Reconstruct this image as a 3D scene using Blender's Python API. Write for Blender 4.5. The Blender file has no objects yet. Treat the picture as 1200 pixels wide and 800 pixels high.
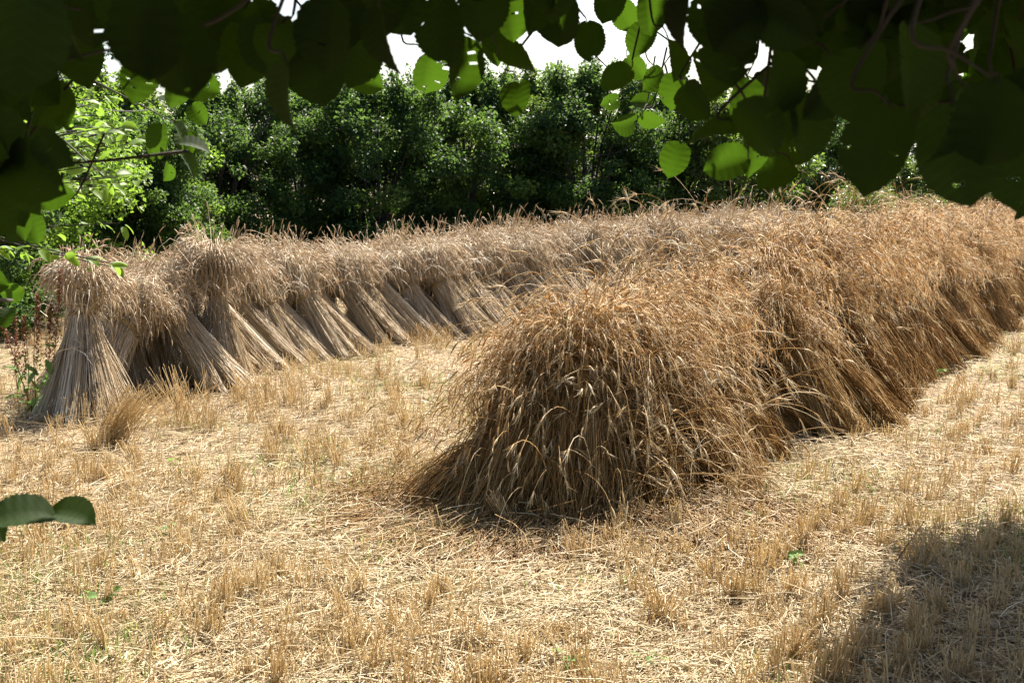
import bpy, math
import numpy as np
from mathutils import Vector, Matrix

# ------------------------------------------------------------------ camera, sky, sun
scene = bpy.context.scene
COL = scene.collection
CAM_H = 1.7
PITCH = math.atan(195 / 1500)
cam_d = bpy.data.cameras.new("camera")
cam = bpy.data.objects.new("camera", cam_d)
COL.objects.link(cam)
cam.location = (0, 0, CAM_H)
cam.rotation_euler = (math.radians(90) - PITCH, 0, 0)
cam_d.sensor_width = 36
cam_d.lens = 45
cam_d.clip_start = 0.05
cam_d.clip_end = 2000
cam_d.dof.use_dof = True
cam_d.dof.focus_distance = 8.5
cam_d.dof.aperture_fstop = 13
scene.camera = cam

SUN_AZ = 24.0      # degrees to the right of the view direction
SUN_EL = 49.5
saz, sel = math.radians(SUN_AZ), math.radians(SUN_EL)
SUN = Vector((math.sin(saz) * math.cos(sel), math.cos(saz) * math.cos(sel), math.sin(sel)))
world = bpy.data.worlds.new("World")
scene.world = world
world.use_nodes = True
wn = world.node_tree
wn.nodes.clear()
wo = wn.nodes.new("ShaderNodeOutputWorld")
wb = wn.nodes.new("ShaderNodeBackground")
ws = wn.nodes.new("ShaderNodeTexSky")
ws.sky_type = 'NISHITA'
ws.sun_disc = False
ws.sun_elevation = sel
ws.sun_rotation = saz
ws.air_density = 1.0
ws.dust_density = 2.5
ws.ozone_density = 1.0
wb.inputs["Strength"].default_value = 0.064
wn.links.new(ws.outputs[0], wb.inputs[0])
wn.links.new(wb.outputs[0], wo.inputs[0])

sd = bpy.data.lights.new("sun", 'SUN')
sd.energy = 5.0
sd.angle = math.radians(0.53)
sd.color = (1.0, 0.93, 0.82)
so = bpy.data.objects.new("sun", sd)
COL.objects.link(so)
so.rotation_euler = (-SUN).to_track_quat('-Z', 'Y').to_euler()
so.location = (0, 0, 30)

scene.view_settings.view_transform = 'Standard'
scene.view_settings.look = 'None'
scene.view_settings.gamma = 1
scene.view_settings.exposure = 1.82
scene.cycles.max_bounces = 6
scene.cycles.diffuse_bounces = 3
scene.cycles.transmission_bounces = 3
scene.cycles.use_denoising = True

# ------------------------------------------------------------------ helpers
def unproj(px, py, dist):
    """point seen at photo pixel (1200x800) at distance dist along the view axis"""
    x = (px - 600) / 1500 * dist
    y = -(py - 400) / 1500 * dist
    c, s = math.cos(PITCH), math.sin(PITCH)
    return np.array([x, dist * c + y * s, CAM_H - dist * s + y * c])

def gpx(px, py):
    p = unproj(px, py, 1.0)
    d = p - np.array([0, 0, CAM_H])
    t = -CAM_H / d[2]
    return d[0] * t, d[1] * t

def norm(a):
    return a / np.maximum(np.linalg.norm(a, axis=-1, keepdims=True), 1e-9)

class Geo:
    """collects geometry; build() links it as ONE mesh object"""
    def __init__(s):
        s.v, s.q, s.t, s.a, s.h, s.n = [], [], [], [], [], 0
    def add(s, v, q=None, t=None, a=None, h=None):
        v = v.reshape(-1, 3)
        n = len(v)
        if q is not None: s.q.append(np.asarray(q).reshape(-1, 4) + s.n)
        if t is not None: s.t.append(np.asarray(t).reshape(-1, 3) + s.n)
        s.v.append(v)
        s.a.append(np.full(n, .5) if a is None else np.broadcast_to(a, n).astype(float))
        s.h.append(np.zeros(n) if h is None else np.broadcast_to(h, n).astype(float))
        s.n += n
    def mesh(s, name, mat):
        v = np.concatenate(s.v).astype(np.float32)
        q = np.concatenate(s.q) if s.q else np.zeros((0, 4), int)
        t = np.concatenate(s.t) if s.t else np.zeros((0, 3), int)
        me = bpy.data.meshes.new(name)
        me.vertices.add(len(v)); me.vertices.foreach_set("co", v.ravel())
        li = np.concatenate([q.ravel(), t.ravel()]).astype(np.int32)
        me.loops.add(len(li)); me.loops.foreach_set("vertex_index", li)
        me.polygons.add(len(q) + len(t))
        ls = np.concatenate([np.arange(len(q)) * 4, len(q) * 4 + np.arange(len(t)) * 3]).astype(np.int32)
        me.polygons.foreach_set("loop_start", ls)
        me.update(calc_edges=True)
        for nm, arr in (("rnd", s.a), ("along", s.h)):
            at = me.attributes.new(nm, 'FLOAT', 'POINT')
            at.data.foreach_set("value", np.concatenate(arr).astype(np.float32))
        me.materials.append(mat)
        return me
    def build(s, name, mat, parent=None):
        return link(name, s.mesh(name, mat), parent)

def link(name, me, parent=None):
    o = bpy.data.objects.new(name, me)
    COL.objects.link(o)
    if parent is not None: o.parent = parent
    return o

def tag(o, label=None, cat=None, group=None, kind=None):
    if label: o["label"] = label
    if cat: o["category"] = cat
    if group: o["group"] = group
    if kind: o["kind"] = kind
    return o

def empty(name, loc, rz=0.0, label=None, cat=None, group=None):
    o = bpy.data.objects.new(name, None)
    o.empty_display_size = .1
    COL.objects.link(o)
    o.location = loc
    o.rotation_euler = (0, 0, rz)
    return tag(o, label, cat, group)

def tubes(P, R, sides=3, seed=0):
    """P (N,K,3) centre lines, R (N,K) radii -> verts, quads"""
    N, K = P.shape[:2]
    T = np.empty_like(P)
    T[:, 1:-1] = P[:, 2:] - P[:, :-2]
    T[:, 0] = P[:, 1] - P[:, 0]
    T[:, -1] = P[:, -1] - P[:, -2]
    T = norm(T)
    r = np.random.default_rng(seed)
    ref = norm(r.normal(size=(N, 1, 3)))
    U = norm(np.cross(T, ref)); V = np.cross(T, U)
    an = np.arange(sides) / sides * 2 * np.pi
    v = P[:, :, None] + R[:, :, None, None] * (np.cos(an)[None, None, :, None] * U[:, :, None] + np.sin(an)[None, None, :, None] * V[:, :, None])
    i = np.arange(N)[:, None, None] * K * sides
    k = np.arange(K - 1)[None, :, None] * sides
    s0 = np.arange(sides)[None, None]; s1 = (s0 + 1) % sides
    q = np.stack([i + k + s0, i + k + s1, i + k + sides + s1, i + k + sides + s0], -1)
    return v, q

def add_tubes(g, P, R, rnd, sides=3, seed=0):
    N, K = P.shape[:2]
    v, q = tubes(P, R, sides, seed)
    a = np.repeat(rnd, K * sides)
    h = np.tile(np.repeat(np.linspace(0, 1, K), sides), N)
    g.add(v, q, a=a, h=h)

def curve_tube(g, pts, r0, r1, sides=8, rnd=.5, seed=0, k=None):
    """one smooth tube through control points (Catmull-Rom)"""
    pts = np.array(pts, float)
    n = len(pts)
    ext = np.vstack([2 * pts[0] - pts[1], pts, 2 * pts[-1] - pts[-2]])
    out = []
    for i in range(n - 1):
        p0, p1, p2, p3 = ext[i:i + 4]
        for t in np.linspace(0, 1, 6)[:-1]:
            out.append(.5 * ((2 * p1) + (-p0 + p2) * t + (2 * p0 - 5 * p1 + 4 * p2 - p3) * t * t + (-p0 + 3 * p1 - 3 * p2 + p3) * t ** 3))
    out.append(pts[-1])
    P = np.array(out)[None]
    R = np.linspace(r0, r1, P.shape[1])[None]
    T = norm(np.gradient(P[0], axis=0))
    ref = np.array([.31, .2, .93]) if abs(T[:, 2]).mean() < .8 else np.array([1., .1, 0])
    U = norm(np.cross(T, ref)); V = np.cross(T, U)
    an = np.arange(sides) / sides * 2 * np.pi
    v = P[0][:, None] + R[0][:, None, None] * (np.cos(an)[None, :, None] * U[:, None] + np.sin(an)[None, :, None] * V[:, None])
    K = len(P[0])
    kk = np.arange(K - 1)[:, None] * sides
    s0 = np.arange(sides)[None]; s1 = (s0 + 1) % sides
    q = np.stack([kk + s0, kk + s1, kk + sides + s1, kk + sides + s0], -1)
    g.add(v, q, a=rnd, h=np.repeat(np.linspace(0, 1, K), sides))

def hnoise(x, y):
    return (.5 * np.sin(x * 1.1 + .7) * np.sin(y * .9 + 1.3) + .3 * np.sin(x * 2.7 + y * 1.9) + .2 * np.sin(x * 5.3 - y * 4.1 + 2)
            + .12 * np.sin(x * 11.7 + y * 9.2) * np.sin(y * 13.1 - 1))
def gz(x, y):
    return .035 * hnoise(x, y)

# ------------------------------------------------------------------ materials
def new_mat(name):
    m = bpy.data.materials.new(name)
    m.use_nodes = True
    nt = m.node_tree
    nt.nodes.clear()
    return m, nt, nt.nodes.new("ShaderNodeOutputMaterial")

def ramp(nt, cols):
    r = nt.nodes.new("ShaderNodeValToRGB")
    e = r.color_ramp.elements
    while len(e) < len(cols): e.new(.5)
    for k, (p, c) in enumerate(cols):
        e[k].position = p; e[k].color = (*c, 1)
    return r

def strand_mat(name, cols, foot=None, trans=.2, rough=.5, spec=.4, noise_amt=.25, dim=.78):
    """per-strand colour from attribute 'rnd'; 'foot' tints the lower end of the stems"""
    cols = [(p, tuple(c * dim for c in cc)) for p, cc in cols]
    m, nt, out = new_mat(name)
    at = nt.nodes.new("ShaderNodeAttribute"); at.attribute_name = "rnd"
    no = nt.nodes.new("ShaderNodeTexNoise"); no.inputs["Scale"].default_value = 9
    tc = nt.nodes.new("ShaderNodeTexCoord")
    nt.links.new(tc.outputs["Object"], no.inputs["Vector"])
    mm = nt.nodes.new("ShaderNodeMath"); mm.operation = 'MULTIPLY_ADD'
    nt.links.new(no.outputs["Fac"], mm.inputs[0]); mm.inputs[1].default_value = noise_amt
    ad = nt.nodes.new("ShaderNodeMath"); ad.operation = 'SUBTRACT'
    nt.links.new(at.outputs["Fac"], mm.inputs[2])
    nt.links.new(mm.outputs[0], ad.inputs[0]); ad.inputs[1].default_value = noise_amt * .5
    r = ramp(nt, cols)
    nt.links.new(ad.outputs[0], r.inputs[0])
    col = r.outputs[0]
    if foot:
        al = nt.nodes.new("ShaderNodeAttribute"); al.attribute_name = "along"
        fr = ramp(nt, [(0, (1, 1, 1)), (foot[1], (0, 0, 0))])
        nt.links.new(al.outputs["Fac"], fr.inputs[0])
        mx = nt.nodes.new("ShaderNodeMix"); mx.data_type = 'RGBA'; mx.blend_type = 'MULTIPLY'
        mx.inputs["B"].default_value = (*foot[0], 1)
        nt.links.new(fr.outputs[0], mx.inputs["Factor"]); nt.links.new(col, mx.inputs["A"])
        col = mx.outputs["Result"]
    p = nt.nodes.new("ShaderNodeBsdfPrincipled")
    p.inputs["Roughness"].default_value = rough
    p.inputs["Specular IOR Level"].default_value = spec
    nt.links.new(col, p.inputs["Base Color"])
    tr = nt.nodes.new("ShaderNodeBsdfTranslucent")
    nt.links.new(col, tr.inputs[0])
    ms = nt.nodes.new("ShaderNodeMixShader"); ms.inputs[0].default_value = trans
    nt.links.new(p.outputs[0], ms.inputs[1]); nt.links.new(tr.outputs[0], ms.inputs[2])
    nt.links.new(ms.outputs[0], out.inputs[0])
    return m

M = {}
M['straw_far'] = strand_mat("straw_weathered", [(0, (.26, .18, .10)), (.25, (.44, .33, .20)), (.6, (.57, .46, .31)), (.85, (.66, .57, .43)), (1, (.72, .66, .55))], foot=((1, 1, 1), .5), trans=.18, dim=1.05)
M['ears_far'] = strand_mat("ears_weathered", [(0, (.36, .24, .13)), (.4, (.56, .41, .25)), (1, (.72, .60, .42))], trans=.35, dim=.92)
M['straw_near'] = strand_mat("straw_golden", [(0, (.17, .075, .018)), (.3, (.40, .215, .065)), (.65, (.62, .39, .15)), (.9, (.75, .54, .27)), (1, (.84, .70, .44))], trans=.25, spec=.25, dim=.68)
M['ears_near'] = strand_mat("ears_golden", [(0, (.40, .20, .06)), (.45, (.68, .44, .18)), (1, (.92, .78, .55))], trans=.45, spec=.25, dim=.9)
M['loose'] = strand_mat('loose_golden', [(0, (.30, .15, .04)), (.5, (.60, .38, .14)), (.85, (.84, .64, .36)), (1, (.95, .84, .62))], trans=.4, spec=.2, dim=.7, noise_amt=.5)
M['stubble'] = strand_mat("stubble_straw", [(0, (.46, .31, .14)), (.35, (.72, .54, .29)), (.8, (.86, .71, .45)), (1, (.92, .81, .60))], trans=.46, dim=.84, rough=.5, spec=.25)
M['litter'] = strand_mat("litter_straw", [(0, (.30, .19, .09)), (.3, (.58, .44, .25)), (.7, (.75, .62, .40)), (1, (.83, .74, .54))], trans=.25, rough=.6, spec=.2, noise_amt=.15)
M['grass'] = strand_mat("green_blades", [(0, (.12, .20, .04)), (.6, (.26, .36, .09)), (1, (.45, .45, .16))], trans=.45)
M['band'] = strand_mat("twisted_band", [(0, (.34, .22, .09)), (1, (.60, .45, .22))], trans=.05)
M['dock'] = strand_mat("dock_red_brown", [(0, (.12, .03, .012)), (.6, (.26, .07, .025)), (1, (.32, .16, .06))], trans=.2)

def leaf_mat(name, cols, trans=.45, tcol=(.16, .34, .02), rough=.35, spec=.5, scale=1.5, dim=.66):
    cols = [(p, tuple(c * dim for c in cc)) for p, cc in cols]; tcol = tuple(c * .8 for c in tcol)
    m, nt, out = new_mat(name)
    at = nt.nodes.new("ShaderNodeAttribute"); at.attribute_name = "rnd"
    r = ramp(nt, cols)
    nt.links.new(at.outputs["Fac"], r.inputs[0])
    no = nt.nodes.new("ShaderNodeTexNoise"); no.inputs["Scale"].default_value = 60
    hs = nt.nodes.new("ShaderNodeHueSaturation")
    mr = nt.nodes.new("ShaderNodeMapRange"); mr.inputs[3].default_value = .75; mr.inputs[4].default_value = 1.25
    nt.links.new(no.outputs["Fac"], mr.inputs[0]); al = nt.nodes.new("ShaderNodeAttribute"); al.attribute_name = "along"
    m1 = nt.nodes.new("ShaderNodeMath"); m1.operation = 'MULTIPLY'; m1.inputs[1].default_value = 9
    m2 = nt.nodes.new("ShaderNodeMath"); m2.operation = 'PINGPONG'; m2.inputs[1].default_value = .5
    m3 = nt.nodes.new("ShaderNodeMapRange"); m3.inputs[1].default_value = .05; m3.inputs[2].default_value = .16; m3.inputs[3].default_value = 1.45; m3.inputs[4].default_value = 1.0
    m4 = nt.nodes.new("ShaderNodeMath"); m4.operation = 'MULTIPLY'
    nt.links.new(al.outputs["Fac"], m1.inputs[0]); nt.links.new(m1.outputs[0], m2.inputs[0]); nt.links.new(m2.outputs[0], m3.inputs[0])
    nt.links.new(m3.outputs[0], m4.inputs[0]); nt.links.new(mr.outputs[0], m4.inputs[1]); nt.links.new(m4.outputs[0], hs.inputs["Value"])
    nt.links.new(r.outputs[0], hs.inputs["Color"])
    p = nt.nodes.new("ShaderNodeBsdfPrincipled")
    p.inputs["Roughness"].default_value = rough
    p.inputs["Specular IOR Level"].default_value = spec
    nt.links.new(hs.outputs[0], p.inputs["Base Color"])
    tr = nt.nodes.new("ShaderNodeBsdfTranslucent")
    tm = nt.nodes.new("ShaderNodeMix"); tm.data_type = 'RGBA'
    tm.inputs["Factor"].default_value = .5
    tm.inputs["B"].default_value = (*tcol, 1)
    nt.links.new(hs.outputs[0], tm.inputs["A"])
    nt.links.new(tm.outputs["Result"], tr.inputs[0])
    ms = nt.nodes.new("ShaderNodeMixShader"); ms.inputs[0].default_value = trans
    nt.links.new(p.outputs[0], ms.inputs[1]); nt.links.new(tr.outputs[0], ms.inputs[2])
    nt.links.new(ms.outputs[0], out.inputs[0])
    return m
G1 = [(0, (.024, .062, .030)), (.55, (.045, .10, .035)), (.85, (.10, .17, .04)), (1, (.16, .23, .05))]
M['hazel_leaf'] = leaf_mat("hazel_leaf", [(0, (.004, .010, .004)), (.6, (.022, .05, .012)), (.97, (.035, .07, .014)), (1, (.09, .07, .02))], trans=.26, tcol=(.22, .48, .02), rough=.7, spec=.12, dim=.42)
M['tree_leaf'] = leaf_mat("tree_leaf", G1, trans=.48, tcol=(.22, .38, .05), rough=.5, spec=.16)
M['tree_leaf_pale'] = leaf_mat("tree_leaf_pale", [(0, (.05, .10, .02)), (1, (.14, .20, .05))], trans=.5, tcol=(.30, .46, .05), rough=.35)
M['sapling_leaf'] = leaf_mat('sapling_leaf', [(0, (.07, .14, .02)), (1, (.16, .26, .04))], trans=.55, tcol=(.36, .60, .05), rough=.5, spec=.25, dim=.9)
M['tree_leaf_blue'] = leaf_mat("tree_leaf_bluish", [(0, (.022, .05, .03)), (1, (.05, .085, .05))], trans=.3, tcol=(.06, .14, .06), rough=.4)
M['weed_leaf'] = leaf_mat("weed_leaf", [(0, (.06, .12, .03)), (1, (.16, .24, .08))], trans=.4, tcol=(.36, .56, .08), rough=.6, spec=.12, dim=1.1)

def bark():
    m, nt, out = new_mat("bark")
    no = nt.nodes.new("ShaderNodeTexNoise"); no.inputs["Scale"].default_value = 25; no.inputs["Detail"].default_value = 6
    r = ramp(nt, [(.3, (.014, .011, .008)), (.7, (.045, .036, .027))])
    nt.links.new(no.outputs["Fac"], r.inputs[0])
    p = nt.nodes.new("ShaderNodeBsdfPrincipled"); p.inputs["Roughness"].default_value = .85
    nt.links.new(r.outputs[0], p.inputs["Base Color"])
    b = nt.nodes.new("ShaderNodeBump"); b.inputs["Strength"].default_value = .5; b.inputs["Distance"].default_value = .01
    nt.links.new(no.outputs["Fac"], b.inputs["Height"]); nt.links.new(b.outputs[0], p.inputs["Normal"])
    nt.links.new(p.outputs[0], out.inputs[0])
    return m
M['bark'] = bark()

def ground_mat():
    m, nt, out = new_mat("field_soil")
    tc = nt.nodes.new("ShaderNodeTexCoord")
    def noise(s, d=5, rot=None, sc=None):
        n = nt.nodes.new("ShaderNodeTexNoise"); n.inputs["Scale"].default_value = s; n.inputs["Detail"].default_value = d
        mp = nt.nodes.new("ShaderNodeMapping")
        if rot: mp.inputs["Rotation"].default_value = (0, 0, rot)
        if sc: mp.inputs["Scale"].default_value = sc
        nt.links.new(tc.outputs["Object"], mp.inputs[0]); nt.links.new(mp.outputs[0], n.inputs["Vector"])
        return n
    a = noise(40, 6, .4, (1, .12, 1)); b = noise(44, 6, 1.9, (1, .12, 1)); c = noise(1.3, 6)
    mx = nt.nodes.new("ShaderNodeMath"); mx.operation = 'MAXIMUM'
    nt.links.new(a.outputs["Fac"], mx.inputs[0]); nt.links.new(b.outputs["Fac"], mx.inputs[1])
    r = ramp(nt, [(.42, (.06, .04, .025)), (.52, (.17, .115, .065)), (.66, (.32, .24, .14)), (.8, (.40, .33, .22))])
    nt.links.new(mx.outputs[0], r.inputs[0])
    r2 = ramp(nt, [(.5, (1, 1, 1)), (.72, (.62, .78, .42))])
    nt.links.new(c.outputs["Fac"], r2.inputs[0])
    mul = nt.nodes.new("ShaderNodeMix"); mul.data_type = 'RGBA'; mul.blend_type = 'MULTIPLY'; mul.inputs["Factor"].default_value = 1
    nt.links.new(r.outputs[0], mul.inputs["A"]); nt.links.new(r2.outputs[0], mul.inputs["B"])
    p = nt.nodes.new("ShaderNodeBsdfPrincipled"); p.inputs["Roughness"].default_value = .9; p.inputs["Specular IOR Level"].default_value = .2
    nt.links.new(mul.outputs["Result"], p.inputs["Base Color"])
    bp = nt.nodes.new("ShaderNodeBump"); bp.inputs["Strength"].default_value = .8; bp.inputs["Distance"].default_value = .015
    nt.links.new(mx.outputs[0], bp.inputs["Height"]); nt.links.new(bp.outputs[0], p.inputs["Normal"])
    nt.links.new(p.outputs[0], out.inputs[0])
    return m
M['ground'] = ground_mat()

# ------------------------------------------------------------------ ground sheet
def make_ground():
    xs = np.concatenate([[-900, -400, -150, -60, -30], np.arange(-14, 18.01, .2), [30, 60, 150, 400, 900]])
    ys = np.concatenate([[-900, -300, -60, -20], np.arange(-3, 30.01, .2), [40, 70, 150, 400, 1200]])
    X, Y = np.meshgrid(xs, ys, indexing='ij')
    near = (np.abs(X) < 20) & (Y > -5) & (Y < 31)
    Z = np.where(near, gz(X, Y), 0)
    V = np.stack([X, Y, Z], -1).reshape(-1, 3)
    nx, ny = len(xs), len(ys)
    i = np.arange(nx - 1)[:, None] * ny; j = np.arange(ny - 1)[None]
    q = np.stack([i + j, i + ny + j, i + ny + j + 1, i + j + 1], -1)
    g = Geo(); g.add(V, q)
    tag(g.build("field_ground", M['ground']), 'straw strewn soil of the mown grain field', kind='structure')
make_ground()

# ------------------------------------------------------------------ sheaves
def sheaf_geo(seed, n, L=1.30, lean=26, Rb=.20, Rw=.075, flare=.42, droop=1.0, ear_len=.085, awns=4, awn_len=.05,
              waist=.50, messy=.05, stem_r=.0021, out_bias=.25, Rby=1.15, stray=.03, band=True, loose=.1, locks=26, lock_amt=1.0):
    r = np.random.default_rng(seed)
    la = math.radians(lean)
    a = np.array([-math.sin(la), 0, math.cos(la)])
    e1 = np.array([math.cos(la), 0, math.sin(la)]); e2 = np.array([0, 1., 0])
    phi = r.uniform(0, 2 * np.pi, n); u = np.sqrt(r.uniform(0, 1, n))
    clump = .25 * np.sin(phi * 5 + seed) + .18 * np.sin(phi * 9 + 2 * seed)
    rb = Rb * u * (1 + clump * .5)
    base = np.stack([rb * np.cos(phi), rb * Rby * np.sin(phi), r.uniform(-.01, .06, n) * 1.0], -1)
    # strands hang together in locks, with gaps between
    lphi = r.uniform(0, 2 * np.pi, locks); lu = np.sqrt(r.uniform(.15, 1, locks))
    D2 = (u[:, None] * np.cos(phi)[:, None] - lu * np.cos(lphi)) ** 2 + (u[:, None] * np.sin(phi)[:, None] - lu * np.sin(lphi)) ** 2
    lk = D2.argmin(1)
    lvec = r.normal(0, 1, (locks, 3)) * lock_amt; lbend = np.exp(r.normal(0, .3, locks)); llen = r.normal(1, .06, locks)
    lc = np.stack([Rb * lu * np.cos(lphi), Rb * Rby * lu * np.sin(lphi), 0 * lu], -1)
    base = base + (lc[lk] - base) * r.uniform(0, .45, (n, 1)) * [1, 1, 0] + lvec[lk] * [.035, .035, 0]
    Ltot = L * r.normal(1, .05, n) * llen[lk]
    lw = waist * L * r.normal(1, .02, n)
    ph2 = phi + r.normal(0, .35, n)
    rw = Rw * u
    radial = np.cos(ph2)[:, None] * e1 + np.sin(ph2)[:, None] * e2
    W = a * lw[:, None] + rw[:, None] * radial
    lo = r.uniform(0, 1, n) < loose          # strands that have worked loose and arch across the others
    # stems below the band: slight bow
    P = [base]
    bow = r.normal(0, .012 + max(0, messy - .04) * .45, (n, 3))
    for t in (.33, .66):
        P.append(base * (1 - t) + W * t - radial * (.02 * math.sin(math.pi * t)) + bow * math.sin(math.pi * t))
    P.append(W)
    W = W + lvec[lk] * .012
    d = norm(a + flare * u[:, None] * radial + r.normal(0, .04 + messy * .7, (n, 3)) + lvec[lk] * (.05 + messy * .8) + np.array([out_bias * .3, 0, 0]))
    d[lo] = norm(d[lo] + r.normal(0, .34 + messy, (lo.sum(), 3)) + np.array([.25, 0, 0]))
    g = np.array([0, 0, -1.])
    KU = 6
    rest = np.maximum(Ltot - lw, .1)
    step = (rest / KU)[:, None]
    bend = droop * (r.gamma(7, 1 / 7, n) * lbend[lk])[:, None]
    ob = (np.array([1., 0, 0]) * out_bias + radial * .13 + lvec[lk] * [.25, .25, 0])
    up = r.uniform(0, 1, n) < stray
    bend[up] = .05
    bend[lo] *= 1.5
    p = W.copy()
    for k in range(KU):
        f = ((k + 1) / KU) ** 4.5
        d = norm(d + step * (g + ob) * bend * 8.0 * f + r.normal(0, .012 + messy * .2, (n, 3)))
        p = p + d * step
        P.append(p.copy())
    P = np.stack(P, 1)
    P[:, :, 2] = np.maximum(P[:, :, 2], .008 + r.uniform(0, .03, n)[:, None])
    R = np.full((n, P.shape[1]), stem_r) * r.uniform(.75, 1.3, n)[:, None]
    R[:, -1] *= .6
    rnd = np.clip(r.normal(.55, .18, n) + r.normal(0, .14, locks)[lk], 0, 1)
    gs = Geo(); add_tubes(gs, P, R, rnd, 3, seed)
    # dry leaf blades hanging off the stems
    nl = n // 3
    idx = r.integers(0, n, nl); kk = r.integers(2, 8, nl)
    s0 = P[idx, kk]
    dd = norm(r.normal(0, 1, (nl, 3)) + np.array([.4, 0, -.3]))
    ln = r.uniform(.06, .2, nl)[:, None]
    pts = np.stack([s0, s0 + dd * ln * .5, s0 + dd * ln + g * ln * r.uniform(.1, .8, (nl, 1))], 1)
    pts[:, :, 2] = np.maximum(pts[:, :, 2], .01)
    wv = norm(np.cross(dd, r.normal(size=(nl, 3)))) * r.uniform(.002, .0045, nl)[:, None]
    vv = np.stack([pts[:, 0] - wv * .6, pts[:, 0] + wv * .6, pts[:, 1] - wv, pts[:, 1] + wv, pts[:, 2] - wv * .15, pts[:, 2] + wv * .15], 1)
    i = np.arange(nl)[:, None] * 6
    q = np.concatenate([i + [0, 1, 3, 2], i + [2, 3, 5, 4]])
    gs.add(vv, q, a=np.repeat(np.clip(r.normal(.7, .2, nl), 0, 1), 6), h=.8)
    # ears
    KE = 5
    E = [P[:, -1]]
    p = P[:, -1].copy(); el = ear_len * r.uniform(.7, 1.25, n)[:, None]
    eb = np.where(up, .2, 1.0)[:, None] * r.uniform(.25, 1.1, (n, 1))
    for k in range(KE - 1):
        d = norm(d + g * eb * .62 + r.normal(0, .05, (n, 3)))
        p = p + d * el / (KE - 1)
        E.append(p.copy())
    E = np.stack(E, 1); E[:, :, 2] = np.maximum(E[:, :, 2], .012)
    prof = np.array([.0016, .0042, .0050, .0042, .0012])
    RE = prof[None] * r.uniform(.75, 1.15, n)[:, None]
    ge = Geo(); add_tubes(ge, E, RE, np.clip(r.normal(.55, .22, n), 0, 1), 4, seed + 1)
    if awns:
        nA = n * awns
        ii = np.repeat(np.arange(n), awns)
        kk = r.integers(1, KE, nA)
        s0 = E[ii, kk]
        td = norm(E[ii, kk] - E[ii, kk - 1])
        ad = norm(td + r.normal(0, .28, (nA, 3)))
        al = (awn_len * r.uniform(.5, 1.4, nA))[:, None]
        wv = norm(np.cross(ad, r.normal(size=(nA, 3)))) * .0009
        vv = np.stack([s0 - wv, s0 + wv, s0 + ad * al], 1)
        ge.add(vv, t=np.arange(nA)[:, None] * 3 + [0, 1, 2], a=np.repeat(r.uniform(.6, 1, nA), 3), h=1)
    # twisted straw band round the waist
    if not band: return gs, ge, None
    gb = Geo()
    nb = 14
    th = np.linspace(0, 2 * np.pi * 1.05, 22)
    Pb = []
    for k in range(nb):
        o1, o2 = r.uniform(0, 6.28), r.uniform(.006, .013)
        rr = Rw + .007 + o2 * .7 * np.cos(th * 4 + o1)
        hh = waist * L + o2 * 1.6 * np.sin(th * 4 + o1)
        Pb.append(a * hh[:, None] + rr[:, None] * (np.cos(th + .4)[:, None] * e1 + np.sin(th + .4)[:, None] * e2))
    Pb = np.array(Pb)
    add_tubes(gb, Pb, np.full(Pb.shape[:2], .0022), r.uniform(0, 1, nb), 3, seed)
    return gs, ge, gb

def sheaf_proto(seed, mat, **kw):
    gs, ge, gb = sheaf_geo(seed, **kw)
    return gs.mesh("stems", M['straw_' + mat]), ge.mesh("ears", M['ears_' + mat]), (gb.mesh("straw_band", M['band']) if gb else None)

FAR = [sheaf_proto(100 + k, 'far', n=950, L=1.22 + .04 * (k % 3), lean=33 + 4 * (k % 3), Rb=.27, Rw=.125 + .01 * (k % 3), flare=.02 + .03 * (k % 4), droop=2.0, awns=2, awn_len=.03, messy=.03, waist=.59 + .04 * (k % 3), out_bias=.2, Rby=1.0) for k in range(7)]
HERO = sheaf_proto(99, 'far', n=1200, L=1.27, lean=11, Rb=.27, Rw=.065, flare=.34, droop=1.9, awns=2, awn_len=.03, messy=.03, waist=.62)
CAPF = sheaf_proto(98, 'far', n=1100, L=1.22, lean=20, Rb=.32, Rw=.085, flare=.15, droop=1.9, awns=2, awn_len=.03, messy=.05, waist=.66, loose=.1)
FARBACK = [sheaf_proto(140 + k, 'far', n=600, L=1.24, lean=24, Rb=.24, Rw=.09, flare=.08, droop=1.8, awns=2, awn_len=.03, stray=.06) for k in range(3)]
NEAR = [sheaf_proto(200 + k, 'near', n=1500, L=1.45, lean=28 + 5 * (k % 4), Rb=.30, Rw=.17 + .01 * (k % 3), flare=.02 + .04 * (k % 3), droop=1.6, ear_len=.075, awns=6, awn_len=.075, messy=.10 + .03 * (k % 3), waist=.60 + .04 * (k % 4), stray=.02, out_bias=.10, band=False, loose=.26, lock_amt=1.5, locks=20) for k in range(8)]
CAPN = [sheaf_proto(220 + k, 'near', n=1700, L=1.32, lean=34 + 3 * k, Rb=.36, Rw=.17, flare=.0, droop=1.5, ear_len=.08, awns=6, awn_len=.07, messy=.17, waist=.70, stray=.01, out_bias=.08, band=False, loose=.45) for k in range(3)]
FLAT = [sheaf_proto(240 + k, 'near', n=1300, L=1.12, lean=52, Rb=.26, Rw=.14, flare=.2, droop=1.6, ear_len=.075, awns=6, awn_len=.06, messy=.1, waist=.45, stray=.0, band=False, loose=.15) for k in range(3)]

def ordinal(k):
    w = ["first", "second", "third", "fourth", "fifth", "sixth", "seventh", "eighth", "ninth", "tenth", "eleventh", "twelfth", "thirteenth",
         "fourteenth", "fifteenth", "sixteenth", "seventeenth", "eighteenth", "nineteenth", "twentieth"]
    if k < 20: return w[k]
    tens = {2: "twenty", 3: "thirty", 4: "forty", 5: "fifty"}
    t, u = divmod(k + 1, 10)
    return ("thirtieth" if t == 3 else "fortieth" if t == 4 else "fiftieth") if u == 0 else tens[t] + "-" + w[u - 1]

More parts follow.
